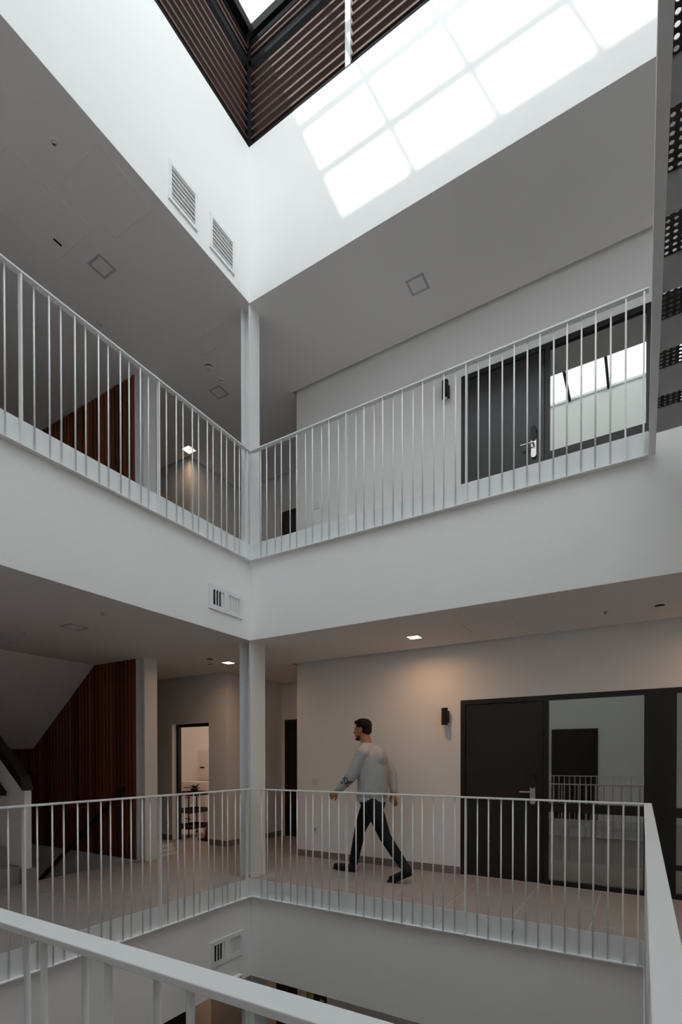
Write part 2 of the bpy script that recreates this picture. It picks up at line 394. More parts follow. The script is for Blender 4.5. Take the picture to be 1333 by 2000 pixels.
# ------------------------------------------------------------------ railings
RAIL_H = 1.03
def railing(label, origin, rot, L, z, base, spacing=.101, parity=0, end_post=True, group='white steel railings'):
    root = thing('railing', label, 'railing', (origin[0], origin[1], z), group=group, world=False)
    root.rotation_euler = (0, 0, rot)
    # local: x along, +y toward the void, plate face at y = 0
    MB().box(0, L, .003, .053, RAIL_H - .014, RAIL_H).build('top_rail', WHITE_MET, root, bevel=.002)
    MB().box(0, L, 0, .008, -.195, .004).box(0, L, .008, .05, -.195, -.187).build('base_angle', WHITE_MET, root)
    bal = MB().tube((0, 0, -.187), (0, 0, RAIL_H - .014), .0065, n=8).mesh('baluster', WHITE_MET, True)
    post = MB().box(-.006, .006, -.018, .018, -.187, RAIL_H - .014).mesh('post', WHITE_MET)
    j0 = -int(base / spacing) - 1
    for j in range(j0, int((L - base) / spacing) + 2):
        u = base + j * spacing
        if u < .05 or u > L - .03: continue
        if j % 12 == 0: inst('post', post, root, (u, .028, 0))
        else: inst('baluster', bal, root, (u, .018 if (j + parity) % 2 else .038, 0))
    if end_post: inst('post', post, root, (.03, .028, 0))
    return root
railing('white railing on the far side of the camera floor, in front of the walking man', (RX - .056, FY, 0), math.pi, RX - FX - .112, 0, 1.341)
railing('white railing along the left of the camera floor before the stairs', (FX, FY - .01, 0), -math.pi / 2, FY - NY - .012, 0, 1.27, .099, end_post=False)
railing('white railing seen end-on at the right edge of the picture', (RX, NY + .005, 0), math.pi / 2, FY - NY - .01, 0, 1.2, end_post=False)
railing('nearest white railing crossing the bottom left corner', (FX + .056, NY, 0), 0, RX - FX - .112, 0, 2.802 + 6 * .0985, .0985, parity=1, end_post=False)
railing('white railing of the upper floor on the right, before the upper doors', (RX - .038, FY, 0), math.pi, RX - FX - .094, H, 1.359)
railing('white railing of the upper floor on the left', (FX, FY - .01, 0), -math.pi / 2, 5.1, H, 1.27, .099, end_post=False)

# ------------------------------------------------------------------ steel columns
def hbeam(label, x1, y0, z0, z1, d, wd):
    root = thing('steel_column', label, 'column', (x1 - d / 2, y0 + wd / 2, z0), group='white steel columns')
    t = .016
    MB().box(x1 - t, x1, y0, y0 + wd, z0, z1).build('flange', WHITE_MET, root)
    MB().box(x1 - d, x1 - d + t, y0, y0 + wd, z0, z1).build('flange', WHITE_MET, root)
    MB().box(x1 - d + t, x1 - t, y0 + wd * .5 - .006, y0 + wd * .5 + .006, z0, z1).build('web', WHITE_MET, root)
hbeam('thick white steel column in the gallery corner of the camera floor', 0.0 - .03, .035, 0, C1, .165, .26)
hbeam('slim white steel column in the gallery corner of the upper floor', 0.0 - .03, .035, H, C2, .13, .17)
hbeam('white steel column on the camera floor beside the timber slat wall', -1.86, .035, 0, C1, .18, .2)
hbeam('white steel column on the upper floor beside the timber slat wall', -1.86, .035, H, C2, .18, .2)
hbeam('white steel column on the ground floor under the gallery corner', -.03, .06, -H, C0, .165, .26)

# ------------------------------------------------------------------ timber slat wall of the stairwell
sw = thing('slat_wall', 'reddish brown vertical timber slat wall lining the stairwell', 'slat wall', (-4.0, SY1, 0))
MB().box(XL, SX - .01, SY1 + .035, SY1 + .1, 0.0, C2).build('backing', mat('dark_backing_board', (0.03, 0.012, 0.006), .7, .2, var=.1), sw)
PITCHS = .082
slat_me = MB().box(-.024, .024, 0, .035, 0, C2 - .012).mesh('slat', SLATW)
k = 0
while SX - .06 - k * PITCHS > XL + .03:
    inst('slat', slat_me, sw, (SX - .06 - k * PITCHS + 4.0, 0.0, .005)); k += 1
struct('wall_stair_lower', MB().box(XL, SX, SY1 + .01, SY1 + .1, -H, 0.0), WALL, 'plaster below the timber slat wall beside the descending stairs', 'wall')
# ------------------------------------------------------------------ stairs
RISE, GO, N = H / 20, .262, 10
XT = SX
LANDX = XT - GO * (N - 1) - .0
# ascending flight (near side)
st = thing('staircase', 'tiled stairs climbing left behind the white parapet', 'stairs', (XT, SYA, 0))
for i in range(N - 1):
    MB().box(XT - (i + 1) * GO - .02, XT - i * GO, SYA, SY0 - .06, (i) * RISE, (i + 1) * RISE).build('step', STEPC, st)
MB().prism([(XT - .3, 0), (XT - .35, .02), (LANDX, 1.5), (XL + .01, 1.5), (XL + .01, H / 2), (LANDX - .02, H / 2), (LANDX - .02, 1.66), (XT - .02, -.01)], 'y', SYA + .005, SY0 - .06).build('flight_slab', WALL, st)
# upper flight (over the descending one), its white soffit shows
up = thing('staircase', 'upper stair flight whose sloping white soffit crosses the slat wall', 'stairs', (XT, SY0, H))
poly = [(XL + .01, 1.53), (-4.56, 1.53), (-2.94, C1), (SX, C1), (SX, H - .002)]
for i in range(N):
    poly.append((SX - i * GO, H - (i + 1) * RISE)); poly.append((SX - (i + 1) * GO if i < N - 1 else XL + .01, H - (i + 1) * RISE))
MB().prism(poly, 'y', SY0 + .02, SY1 - .004).build('flight_slab', CEIL, up)
# descending flight
dn = thing('staircase', 'stairs descending left below the timber slat wall', 'stairs', (SX, SY0, 0))
for i in range(N):
    MB().box(SX - (i + 1) * GO - .01, SX - i * GO, SY0 + .02, SY1, -(i + 2) * RISE - .15, -(i + 1) * RISE).build('step', STEPC, dn)
MB().box(SX - .012, SX, SY0 + .02, SY1, -.02 - .17, -.001).build('nosing', STEPC, dn)
# parapet between flights
pa = thing('stair_parapet', 'white stair parapet with thick black sloping cap at the left edge', 'parapet', (SX, SY0, 0))
py0, py1 = SY0 - .055, SY0 + .02
sl = RISE / GO
px = SX + .07
MB().prism([(px, .165), (px, 1.02), (-4.6, 1.02 + sl * (px + 4.6)), (-4.6, .165 + sl * (px + 4.6) - .3), (px - .5, .165)], 'y', py0, py1).build('wall_panel', WALL, pa)
MB().prism([(px + .012, 1.02), (px + .012, 1.035), (px - .06, 1.18), (-4.6, 1.16 + sl * (px + 4.6)), (-4.6, 1.02 + sl * (px + 4.6)), (px - .005, 1.02)], 'y', py0 - .015, py1 + .015).build('cap', BLACK_MET, pa)
MB().box(px - .35, px + .03, py0 - .02, py1 + .03, -.012, .165).build('plinth', STEPC, pa)
def handrail(label, pts, wall_y, side):
    r = thing('handrail', label, 'handrail', pts[0])
    a, b = Vector(pts[0]), Vector(pts[1]); d = (b - a).normalized()
    mb = MB(); n = Vector((0, 0, 1)).cross(d); up_ = d.cross(n).normalized()
    h, wdt = .022, .02
    vs_ = []
    for p in (a, b):
        for su, sv in ((-1, -1), (1, -1), (1, 1), (-1, 1)):
            vs_.append(tuple(p + n.normalized() * su * wdt + up_ * sv * h))
    mb.v = vs_; mb.f = [(0, 1, 2, 3), (7, 6, 5, 4), (0, 4, 5, 1), (1, 5, 6, 2), (2, 6, 7, 3), (3, 7, 4, 0)]
    mb.build('rail', BLACK_MET, r)
    for t in (.04, .5, .9):
        p = a.lerp(b, t); q = p - Vector((0, 0, .08))
        MB().tube(p, q, .007, n=8).tube(q, (q.x, wall_y, q.z), .007, n=8).build('bracket', BLACK_MET, r)
handrail('black sloping handrail fixed to the timber slat wall', [(-2.2, SY1 - .07, .97), (-4.5, SY1 - .07, .97 - 2.3 * sl)], SY1, 1)
handrail('black handrail on the white stair parapet at the left edge', [(-2.24, py0 - .06, .98), (-4.3, py0 - .06, .98 + 2.06 * sl)], py0, -1)

# ------------------------------------------------------------------ doors
def entrance(nm, z, label):
    r = thing(nm, label, 'door', (DX0, YB, z), kind='structure')
    y0, y1 = YB + .005, YB + .075
    f = MB()
    f.box(DX0, DX1, y0, y1, z + DH - .055, z + DH)                  # head
    for a, b in ((DX0, DX0 + .055), (2.885, 2.935), (3.82, 4.09), (DX1 - .05, DX1)):
        f.box(a, b, y0, y1, z, z + DH - .055)
    f.box(2.935, 3.82, y0, y1, z, z + .05).box(4.09, DX1 - .05, y0, y1, z, z + .05)
    f.box(2.935, 3.82, y0, y1, z + .79, z + .885).box(4.09, DX1 - .05, y0, y1, z + .79, z + .885)
    f.build('frame', DARKF, r)
    leaf = MB().box(DX0 + .06, 2.88, YB + .012, YB + .06, z + .008, z + DH - .06).build('door_leaf', DOORW, r, bevel=.003)
    MB().prism([(2.775 + .028 * math.cos(t), z + 1.0 + (.11 if math.sin(t) > 0 else -.11) + .028 * math.sin(t)) for t in [2 * math.pi * (i + .5) / 14 for i in range(14)]], 'y', YB - .012, YB + .012).build('handle_plate', CHROME, leaf)
    MB().prism([(2.775 + .03 * math.cos(t), z + 1.12 + (.05 if math.sin(t) > 0 else -.05) + .03 * math.sin(t)) for t in [2 * math.pi * (i + .5) / 14 for i in range(14)]], 'y', YB - .022, YB - .012).build('reader', BLACK_MET, leaf)
    MB().tube((2.775, YB - .012, z + 1.0), (2.775, YB - .055, z + 1.0), .011).tube((2.785, YB - .055, z + 1.0), (2.645, YB - .055, z + 1.0), .009).build('handle', CHROME, leaf, smooth=False)
    for a, b in ((2.935, 3.82), (4.09, DX1 - .05)):
        for c, d in ((.885, DH - .055), (.05, .79)):
            MB().box(a, b, YB + .03, YB + .042, z + c, z + d).build('pane', PANE, r)
    MB().box(3.0, 3.06, YB - .002, YB + .006, z + .03, z + .038).box(3.7, 3.76, YB - .002, YB + .006, z + .03, z + .038).build('latch', BLACK_MET, r)
entrance('door_1', 0, 'black entrance door with glazed side panels on the camera floor')
entrance('door_2', H, 'dark brown entrance door with glazed side panels on the upper floor')
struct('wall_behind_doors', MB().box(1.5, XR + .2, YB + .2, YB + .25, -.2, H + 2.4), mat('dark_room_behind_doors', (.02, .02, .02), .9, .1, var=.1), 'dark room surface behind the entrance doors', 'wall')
def plain_door(nm, x0, x1, y, z, h, label):
    r = thing(nm, label, 'door', (x0, y, z), kind='structure')
    MB().box(x0, x0 + .05, y - .03, y, z, z + h).box(x1 - .05, x1, y - .03, y, z, z + h).box(x0 + .05, x1 - .05, y - .03, y, z + h - .05, z + h).build('frame', BLACK_MET, r)
    lf = MB().box(x0 + .052, x1 - .052, y - .018, y - .001, z + .0005, z + h - .052).build('door_leaf', BLACK_MET, r)
    MB().tube((x1 - .12, y - .018, z + 1.0), (x1 - .12, y - .06, z + 1.0), .009).tube((x1 - .12, y - .06, z + 1.0), (x1 - .24, y - .06, z + 1.0), .008).build('handle', CHROME, lf)
plain_door('door_3', -1.66, -.62, 2.85, 0, 2.06, 'black door at the end of the corridor behind the corner column')
plain_door('door_4', -1.86, -.9, 3.0, H, 2.06, 'black door at the end of the upper corridor behind the railing')
plain_door('door_5', -1.86, -.45, 2.85, -H, 2.4, 'dark door on the ground floor under the gallery corner')
plain_door('door_8_added', -3.4, -2.5, YB + .12, -H, 2.05, 'dark door added in the ground floor alcove wall to keep outside light out')  # added door, closes the opening so no sky light leaks in
d6 = thing('door_6', 'black door frame of the open doorway to the store room', 'door frame', (-2.985, YB, 0), kind='structure')
MB().box(-2.985, -2.93, YB + .09, YB + .15, 0, 1.95).box(-2.185, -2.13, YB + .09, YB + .15, 0, 1.95).box(-2.93, -2.185, YB + .09, YB + .15, 1.9, 1.95).build('frame', BLACK_MET, d6)
# doorway across the atrium (seen mirrored in the glass)
d7 = thing('door_7', 'dark doorway in the wall behind the camera', 'door', (4.0, YS, 0), kind='structure')
MB().box(2.0, 2.06, YS, YS + .03, 0, 2.05).box(2.9, 2.96, YS, YS + .03, 0, 2.05).box(2.06, 2.9, YS, YS + .03, 1.99, 2.05).build('frame', DARKF, d7)
MB().box(2.06, 2.9, YS + .001, YS + .015, 0, 1.99).build('door_leaf', DOORW, d7)

# ------------------------------------------------------------------ wall fittings
def sconce(label, x, z):
    r = thing('wall_sconce', label, 'wall lamp', (x, YB, z), group='black cylinder wall lamps')
    MB().box(x - .012, x + .03, YB - .03, YB, z - .07, z + .07).build('backplate', BLACK_MET, r, bevel=.003)
    MB().lathe([(.036, -.1), (.038, -.098), (.038, .098), (.036, .1)], (x - .005, YB - .068, z), 20).build('body', BLACK_MET, r, smooth=False)
    MB().lathe([(.027, -.104), (.027, -.1005)], (x - .005, YB - .068, z), 16).build('lens', LAMP_OFF, r)
sconce('black cylinder wall lamp left of the lower entrance door', 1.80, 1.865)
sconce('black cylinder wall lamp left of the upper entrance door', 1.80, 5.70)
def plate(nm, label, cat, x, z, w_=.085, h_=.085, holes=False):
    r = thing(nm, label, cat, (x, YB, z))
    MB().box(x - w_ / 2, x + w_ / 2, YB - .01, YB, z - h_ / 2, z + h_ / 2).build('cover_plate', PLAST, r, bevel=.002)
    if holes:
        MB().lathe([(.021, -.013), (.021, -.0102)], (x, YB, z), 16, 'y').build('socket_well', GREYP, r)
        MB().box(x - .012, x - .007, YB - .0145, YB - .0131, z - .003, z + .003).box(x + .007, x + .012, YB - .0145, YB - .0131, z - .003, z + .003).build('contact_hole', DARKH, r)
    else:
        MB().box(x - .027, x + .027, YB - .0135, YB - .0102, z - .027, z + .027).build('rocker', PLAST, r, bevel=.001)
plate('light_switch', 'small white light switch on the wall left of the walking man', 'light switch', -.09, 1.05)
plate('power_socket', 'small white power socket low on the wall left of the walking man', 'power socket', -.085, .385, holes=True)
plate('light_switch', 'small white light switch on the upper gallery wall', 'light switch', -.06, 4.845)

# vents on the left fascia
def louver_vent(label, y0, y1, z0, z1):
    r = thing('air_vent', label, 'air vent', (FX, (y0 + y1) / 2, z0), group='horizontal louver vents in the upper left wall')
    x0, x1, fr = FX, FX + .016, .032
    MB().box(x0, x1, y0, y1, z0, z0 + fr).box(x0, x1, y0, y1, z1 - fr, z1).box(x0, x1, y0, y0 + fr, z0 + fr, z1 - fr).box(x0, x1, y1 - fr, y1, z0 + fr, z1 - fr).build('frame', WHITE_MET, r)
    MB().box(x0, x0 + .001, y0 + fr, y1 - fr, z0 + fr, z1 - fr).build('backing', PLAST, r)
    n = 7
    for i in range(n):
        z = z0 + fr + (z1 - z0 - 2 * fr) * (i + .5) / n
        mb = MB(); poly = [(x0 + .002, z + .016), (x0 + .015, z - .004), (x0 + .015, z - .009), (x0 + .002, z + .011)]
        mb.v = [(a, y0 + fr, b) for a, b in poly] + [(a, y1 - fr, b) for a, b in poly]
        mb.f = [(0, 1, 2, 3), (7, 6, 5, 4), (0, 4, 5, 1), (1, 5, 6, 2), (2, 6, 7, 3), (3, 7, 4, 0)]
        mb.build('louver', WHITE_MET, r)
louver_vent('white louvered air vent in the upper left wall, farther from the corner', -1.11, -.755, 6.60, 6.965)
louver_vent('white louvered air vent in the upper left wall, nearer the corner', -.585, -.225, 6.60, 6.955)
def fin_grille(label, z0, z1):
    r = thing('air_grille', label, 'air grille', (FX, -.37, z0), group='two-part vertical fin grilles')
    y0, y1, x0, x1 = -.615, -.115, FX, FX + .016
    a0, a1, b0, b1 = y0 + .055, y0 + .215, y0 + .285, y1 - .045
    zi, zj = z0 + .05, z1 - .045
    MB().box(x0, x1, y0, y1, z0, zi).box(x0, x1, y0, y1, zj, z1).box(x0, x1, y0, a0, zi, zj).box(x0, x1, a1, b0, zi, zj).box(x0, x1, b1, y1, zi, zj).build('frame', WHITE_MET, r)
    MB().box(x0, x0 + .001, a0, a1 - .04, zi, zj).build('painted_duct_shade', DARKH, r)  # flat dark panel: shade of the duct hole painted, no recess behind
    MB().box(x0, x0 + .001, a1 - .04, a1, zi, zj).box(x0, x0 + .001, b0, b1, zi, zj).build('damper', PLAST, r)
    for p, q in ((a0, a1), (b0, b1)):
        for i in range(1, 4):
            y = p + (q - p) * i / 4
            MB().box(x0 + .002, x1, y - .004, y + .004, zi, zj).build('fin', WHITE_MET, r)
fin_grille('white two-part fin grille in the middle slab edge near the corner', 2.912, 3.165)
fin_grille('white two-part fin grille in the lower slab edge behind the nearest railing', -.81, -.54)
r = thing('linear_diffuser', 'white slotted linear diffuser low on the lower slab edge', 'air diffuser', (FX, -.28, -1.08))
MB().box(FX, FX + .05, -.40, -.17, -1.085, -1.07).box(FX, FX + .05, -.40, -.17, -1.03, -1.015).box(FX, FX + .05, -.40, -.385, -1.07, -1.03).box(FX, FX + .05, -.185, -.17, -1.07, -1.03).build('frame', WHITE_MET, r)
MB().box(FX, FX + .035, -.385, -.185, -1.055, -1.045).build('blade', WHITE_MET, r)

# ------------------------------------------------------------------ ceiling fittings
def downlight(label, x, y, z, on, s=.17, power=0.0):
    r = thing('ceiling_light', label, 'ceiling light', (x, y, z), group='square recessed ceiling lights')
    h, f = s / 2, .022
    MB().box(x - h, x + h, y - h, y - h + f, z - .006, z).box(x - h, x + h, y + h - f, y + h, z - .006, z).box(x - h, x - h + f, y - h + f, y + h - f, z - .006, z).box(x + h - f, x + h, y - h + f, y + h - f, z - .006, z).build('frame', GREYP if not on else PLAST, r)
    MB().box(x - h + f, x + h - f, y - h + f, y + h - f, z - .004, z).build('diffuser', LAMP_ON if on else LAMP_OFF, r)
    if on:
        ld = bpy.data.lights.new('lamp_light', 'AREA'); ld.energy = power; ld.color = (1.0, .58, .30); ld.shape = 'SQUARE'; ld.size = s - 2 * f; ld.spread = math.radians(165)
        lo = bpy.data.objects.new('lamp_light', ld); COL.objects.link(lo); lo.parent = r; lo.location = (0, 0, -.012)
P_ = 4.2
downlight('lit square ceiling light above the walking man', 1.64, .83, C1, True, power=P_)
downlight('lit square ceiling light left of the thick corner column', -1.15, .86, C1, True, power=P_)
downlight('lit square ceiling light above the far end of the entrance glazing', 4.75, .83, C1, True, power=P_)
downlight('lit square ceiling light in the upper alcove beyond the left railing', -2.68, 1.56, C2, True, .2, power=P_ * .25)
downlight('unlit square ceiling light in the upper left ceiling', -1.06, -1.09, C2, False, .2)
downlight('unlit square ceiling light in the upper back ceiling', 1.69, .79, C2, False, .2)
downlight('unlit square ceiling light in the upper ceiling beside the smoke detectors', -1.31, .86, C2, False, .2)
downlight('unlit square ceiling light in the lower left ceiling', -1.16, -1.35, C1, False, .2)
def detector(label, x, y, z, s=1.0):
    r = thing('smoke_detector', label, 'smoke detector', (x, y, z), group='white ceiling smoke detectors')
    MB().lathe([(.052 * s, -.014 * s), (.055 * s, -.01 * s), (.055 * s, 0)], (x, y, z), 20).build('base', PLAST, r)
    MB().lathe([(.034 * s, -.05 * s), (.042 * s, -.042 * s), (.046 * s, -.03 * s)], (x, y, z), 20).build('cap', PLAST, r)
    MB().lathe([(.04 * s, -.03 * s), (.04 * s, -.014 * s)], (x, y, z), 16).build('sensing_slot', DARKH, r)
detector('white smoke detector on the upper ceiling nearer the corner column', -1.08, .44, C2, 1.15)
detector('small white smoke detector on the upper ceiling beside the unlit light', -1.13, .86 - .14, C2, .8)
detector('white smoke detector on the lower ceiling left of the corner column', -1.135, .50, C1, 1.0)
detector('small white detector on the lower ceiling beside the lit light', -1.42, .78, C1, .7)
detector('flat white detector on the lower ceiling at the right edge', 3.93, .83, C1, .9)
def sprinkler(label, x, y, z):
    r = thing('sprinkler_head', label, 'sprinkler', (x, y, z), group='small ceiling sprinkler heads')
    MB().lathe([(.026, -.006), (.03, -.003), (.03, 0)], (x, y, z), 16).build('rosette', PLAST, r)
    MB().lathe([(.012, -.03), (.016, -.024), (.009, -.006)], (x, y, z), 12).build('nozzle', CHROME, r)
for lab, x, y, z in (('sprinkler head on the upper left ceiling farthest from the corner', -.42, -1.95, C2), ('sprinkler head on the upper ceiling above the left railing middle', -1.70, -.68, C2),
                     ('sprinkler head on the lower left ceiling nearer the slab edge', -.44, -1.52, C1), ('sprinkler head on the lower left ceiling nearer the stairs', -1.79, -1.51, C1),
                     ('sprinkler head on the lower ceiling above the entrance glazing', 3.51, .81, C1)):
    sprinkler(lab, x, y, z)
def access_panel(label, x0, x1, y0, y1, z):
    r = thing('access_panel', label, 'access panel', ((x0 + x1) / 2, (y0 + y1) / 2, z))
    t = .012
    MB().box(x0, x1, y0, y0 + t, z - .004, z).box(x0, x1, y1 - t, y1, z - .004, z).box(x0, x0 + t, y0 + t, y1 - t, z - .004, z).box(x1 - t, x1, y0 + t, y1 - t, z - .004, z).build('frame', CEIL, r)
    MB().box(x0 + t + .003, x1 - t - .003, y0 + t + .003, y1 - t - .003, z - .003, z).build('hatch', CEIL, r)
    MB().box(x0 + .18, x0 + .20, y1 - .16, y1 - .08, z - .006, z - .0031).build('latch', DARKH, r) if x0 < -1.2 else None
access_panel('square access hatch with black latch in the upper left ceiling', -1.40, -.80, -2.15, -1.35, C2)
access_panel('flush square access hatch beside the slab edge in the upper left ceiling', -.70, -.13, -1.76, -1.18, C2)
access_panel('flush access hatch in the upper ceiling by the corner column', -1.0, -.45, .05, .3, C2)
access_panel('flush access hatch in the lower ceiling right of the lit light', 2.24, 2.75, .5, .95, C1)

# ------------------------------------------------------------------ perforated catwalk overhead on the right
cw = thing('catwalk', 'steel catwalk with perforated dark deck overhead at the right edge', 'catwalk', (3.836, FY, 3.6))
cy0, cy1, cx0, cx1 = YS + .01, FY - .005, 3.836, 4.75
MB().box(cx0, cx0 + .042, cy0, cy1, 3.6, 3.608).box(cx0, cx0 + .006, cy0, cy1, 3.608, 3.775).build('edge_channel', WHITE_MET, cw)
MB().box(cx1 - .042, cx1, cy0, cy1, 3.6, 3.608).box(cx1 - .006, cx1, cy0, cy1, 3.608, 3.775).build('edge_channel', WHITE_MET, cw)
yk = [-1.868 + .405 * k for k in range(5)]
yk = [-1.868 - .405 * k for k in range(8, 0, -1)] + yk
plate_me = MB().box(0, cx1 - cx0 - .014, -.004, .004, 0, .165).mesh('cross_plate', GREY_MET)
for y in yk: inst('cross_plate', plate_me, cw, (.007, y - FY, .0085))
def perf_mesh(wx, wy, pitch=.031, r=.0095):
    mb = MB(); nx, ny = int(wx / pitch), int(wy / pitch)
    px_, py_ = wx / nx, wy / ny
    for i in range(nx):
        for j in range(ny):
            c = ((i + .5) * px_, (j + .5) * py_); k0 = len(mb.v)
            for q in range(8):
                t = math.pi / 4 * q; ct, s_ = math.cos(t), math.sin(t); mxv = max(abs(ct), abs(s_))
                mb.v.append((c[0] + r * ct, c[1] + r * s_, 0)); mb.v.append((c[0] + ct / mxv * px_ / 2, c[1] + s_ / mxv * py_ / 2, 0))
            for q in range(8):
                a, b = k0 + 2 * q, k0 + 2 * ((q + 1) % 8)
                mb.f.append((a, a + 1, b + 1, b))
    me = bpy.data.meshes.new('deck_panel'); me.from_pydata(mb.v, [], mb.f); me.materials.append(PERF); me.update()
    return me
deck_me = perf_mesh(cx1 - cx0 - .02, .399)
for a in range(len(yk) - 1):
    o = inst('deck_panel', deck_me, cw, (.01, yk[a] + .003 - FY, .176))
    sm = o.modifiers.new('thickness', 'SOLIDIFY'); sm.thickness = .003

# ------------------------------------------------------------------ floor grille, exit sign
r = thing('floor_grille', 'dark slotted floor grille at the right edge of the floor', 'floor grille', (4.05, -.15, 0))
MB().box(3.98, 4.4, -.42, -.40, 0, .004).box(3.98, 4.4, .0, .02, 0, .004).box(3.98, 4.0, -.4, 0, 0, .004).box(4.38, 4.4, -.4, 0, 0, .004).build('frame', GREY_MET, r)
for i in range(16): MB().box(4.0, 4.38, -.39 + i * .025, -.38 + i * .025, 0, .004).build('bar', BLACK_MET, r)
r = thing('exit_sign', 'dark hanging exit sign with green pictogram on the ground floor', 'exit sign', (.42, .7, -1.62))
MB().box(.285, .562, .70, .72, -1.63, -1.47).build('panel', BLACK_MET, r)
for x in (.33, .52): MB().tube((x, .71, -1.47), (x, .71, C0), .004, n=8).build('rod', WHITE_MET, r)
GREEN = mat('green_sign_face', (.16, .22, .03), .5, .3, emit=(.5, .6, .08), estr=.03)
MB().box(.30, .385, .698, .70, -1.615, -1.485).build('pictogram', GREEN, r)
WS = mat('pale_sign_symbol', (.6, .75, .55), .5, .3, var=.01)
MB().box(.335, .35, .696, .698, -1.59, -1.54).box(.345, .352, .696, .698, -1.54, -1.52).box(.32, .37, .696, .698, -1.55, -1.543).build('running_figure', WS, r)
MB().prism([(.47, -1.55), (.495, -1.525), (.495, -1.542), (.54, -1.542), (.54, -1.558), (.495, -1.558), (.495, -1.575)], 'y', .697, .6995).build('arrow', WS, r)
# ground floor warm lamp
downlight('lit square ceiling light of the ground floor alcove', -1.9, .9, C0, True, power=P_ * .9)

# ------------------------------------------------------------------ store room and alcove clutter
for i in range(3):
    r = thing('wooden_tray', ['bottom white slatted tray of the small stack by the column', 'middle white slatted tray of the small stack by the column', 'top white slatted tray of the small stack by the column'][i], 'tray', (-2.1, .48, .055 * i), group='white trays stacked by the column')
    x0, x1, y0, y1, z = -2.32 + .03 * i, -1.93 - .02 * i, .335, .62 - .015 * i, .056 * i
    CRATE = bpy.data.materials.get('worn_white_wood') or mat('worn_white_wood', (.78, .74, .68), .7, .2, var=.1, scale=14)
    MB().box(x0, x1, y0, y1, z, z + .012).build('base_board', CRATE, r)
    MB().box(x0, x0 + .015, y0, y1, z + .012, z + .05).build('side_board', CRATE, r)
    MB().box(x1 - .015, x1, y0, y1, z + .012, z + .05).build('side_board', CRATE, r)
    MB().box(x0 + .015, x1 - .015, y0, y0 + .015, z + .012, z + .04).build('end_board', CRATE, r)
    MB().box(x0 + .015, x1 - .015, y1 - .015, y1, z + .012, z + .04).build('end_board', CRATE, r)
# trolley
r = thing('utility_cart', 'black three-tier utility cart just inside the doorway', 'cart', (-3.1, 2.1, 0))
cx_a, cx_b, cy_a, cy_b = -3.28, -2.93, 1.78, 2.25
for z in (.14, .42, .72):
    MB().box(cx_a, cx_b, cy_a, cy_b, z, z + .012).box(cx_a, cx_b, cy_a, cy_a + .012, z + .012, z + .07).box(cx_a, cx_b, cy_b - .012, cy_b, z + .012, z + .07).box(cx_a, cx_a + .012, cy_a + .012, cy_b - .012, z + .012, z + .07).box(cx_b - .012, cx_b, cy_a + .012, cy_b - .012, z + .012, z + .07).build('tray', BLACK_MET, r)
for x in (cx_a + .01, cx_b - .01):
    for y in (cy_a - .012, cy_b + .012):
        MB().tube((x, y, .05), (x, y, .82), .012, n=8).build('leg', BLACK_MET, r)
        MB().lathe([(.026, -.01), (.026, .01)], (x, y, .027), 14, 'x').build('caster', BLACK_MET, r)
# plant on the cart
r = thing('potted_plant', 'dark leafy plant standing on the black utility cart', 'potted plant', (-3.05, 2.0, .732))
MB().lathe([(.05, 0), (.065, .1), (.07, .1), (.06, .105)], (-3.05, 2.0, .733), 16).build('pot', BLACK_MET, r)
LEAF = mat('dark_green_leaf', (.03, .055, .025), .5, .3, var=.2, scale=20)
for i in range(16):
    a = i * 2.399; el = .3 + .9 * random.random(); L_ = .10 + .07 * random.random()
    d = Vector((math.cos(a) * math.cos(el), math.sin(a) * math.cos(el), math.sin(el))); s_ = Vector((-math.sin(a), math.cos(a), 0)); n_ = d.cross(s_)
    b0 = Vector((-3.05, 2.0, .83)); mb = MB()
    p = [b0, b0 + d * L_ * .5 + s_ * .022, b0 + d * L_ - n_ * .02, b0 + d * L_ * .5 - s_ * .022]
    mb.v = [tuple(q) for q in p] + [tuple(q + n_ * .002) for q in p]
    mb.f = [(0, 1, 2, 3), (7, 6, 5, 4), (0, 4, 5, 1), (1, 5, 6, 2), (2, 6, 7, 3), (3, 7, 4, 0)]
    mb.build('leaf', LEAF, r)
# cone
r = thing('traffic_cone', 'dark orange cone with black base inside the doorway edge', 'cone', (-2.45, 1.78, 0))
MB().box(-2.60, -2.32, 1.66, 1.92, 0.0, .035).build('base', BLACK_MET, r)
MB().lathe([(.10, .035), (.03, .36), (.025, .37)], (-2.46, 1.79, 0), 20).build('cone_body', mat('dull_orange_plastic', (.26, .07, .02), .5, .3, var=.1), r)
MB().lathe([(.075, .15), (.052, .255)], (-2.46, 1.79, 0), 20).build('band', mat('dull_red_band', (.2, .03, .02), .5, .3, var=.1), r)
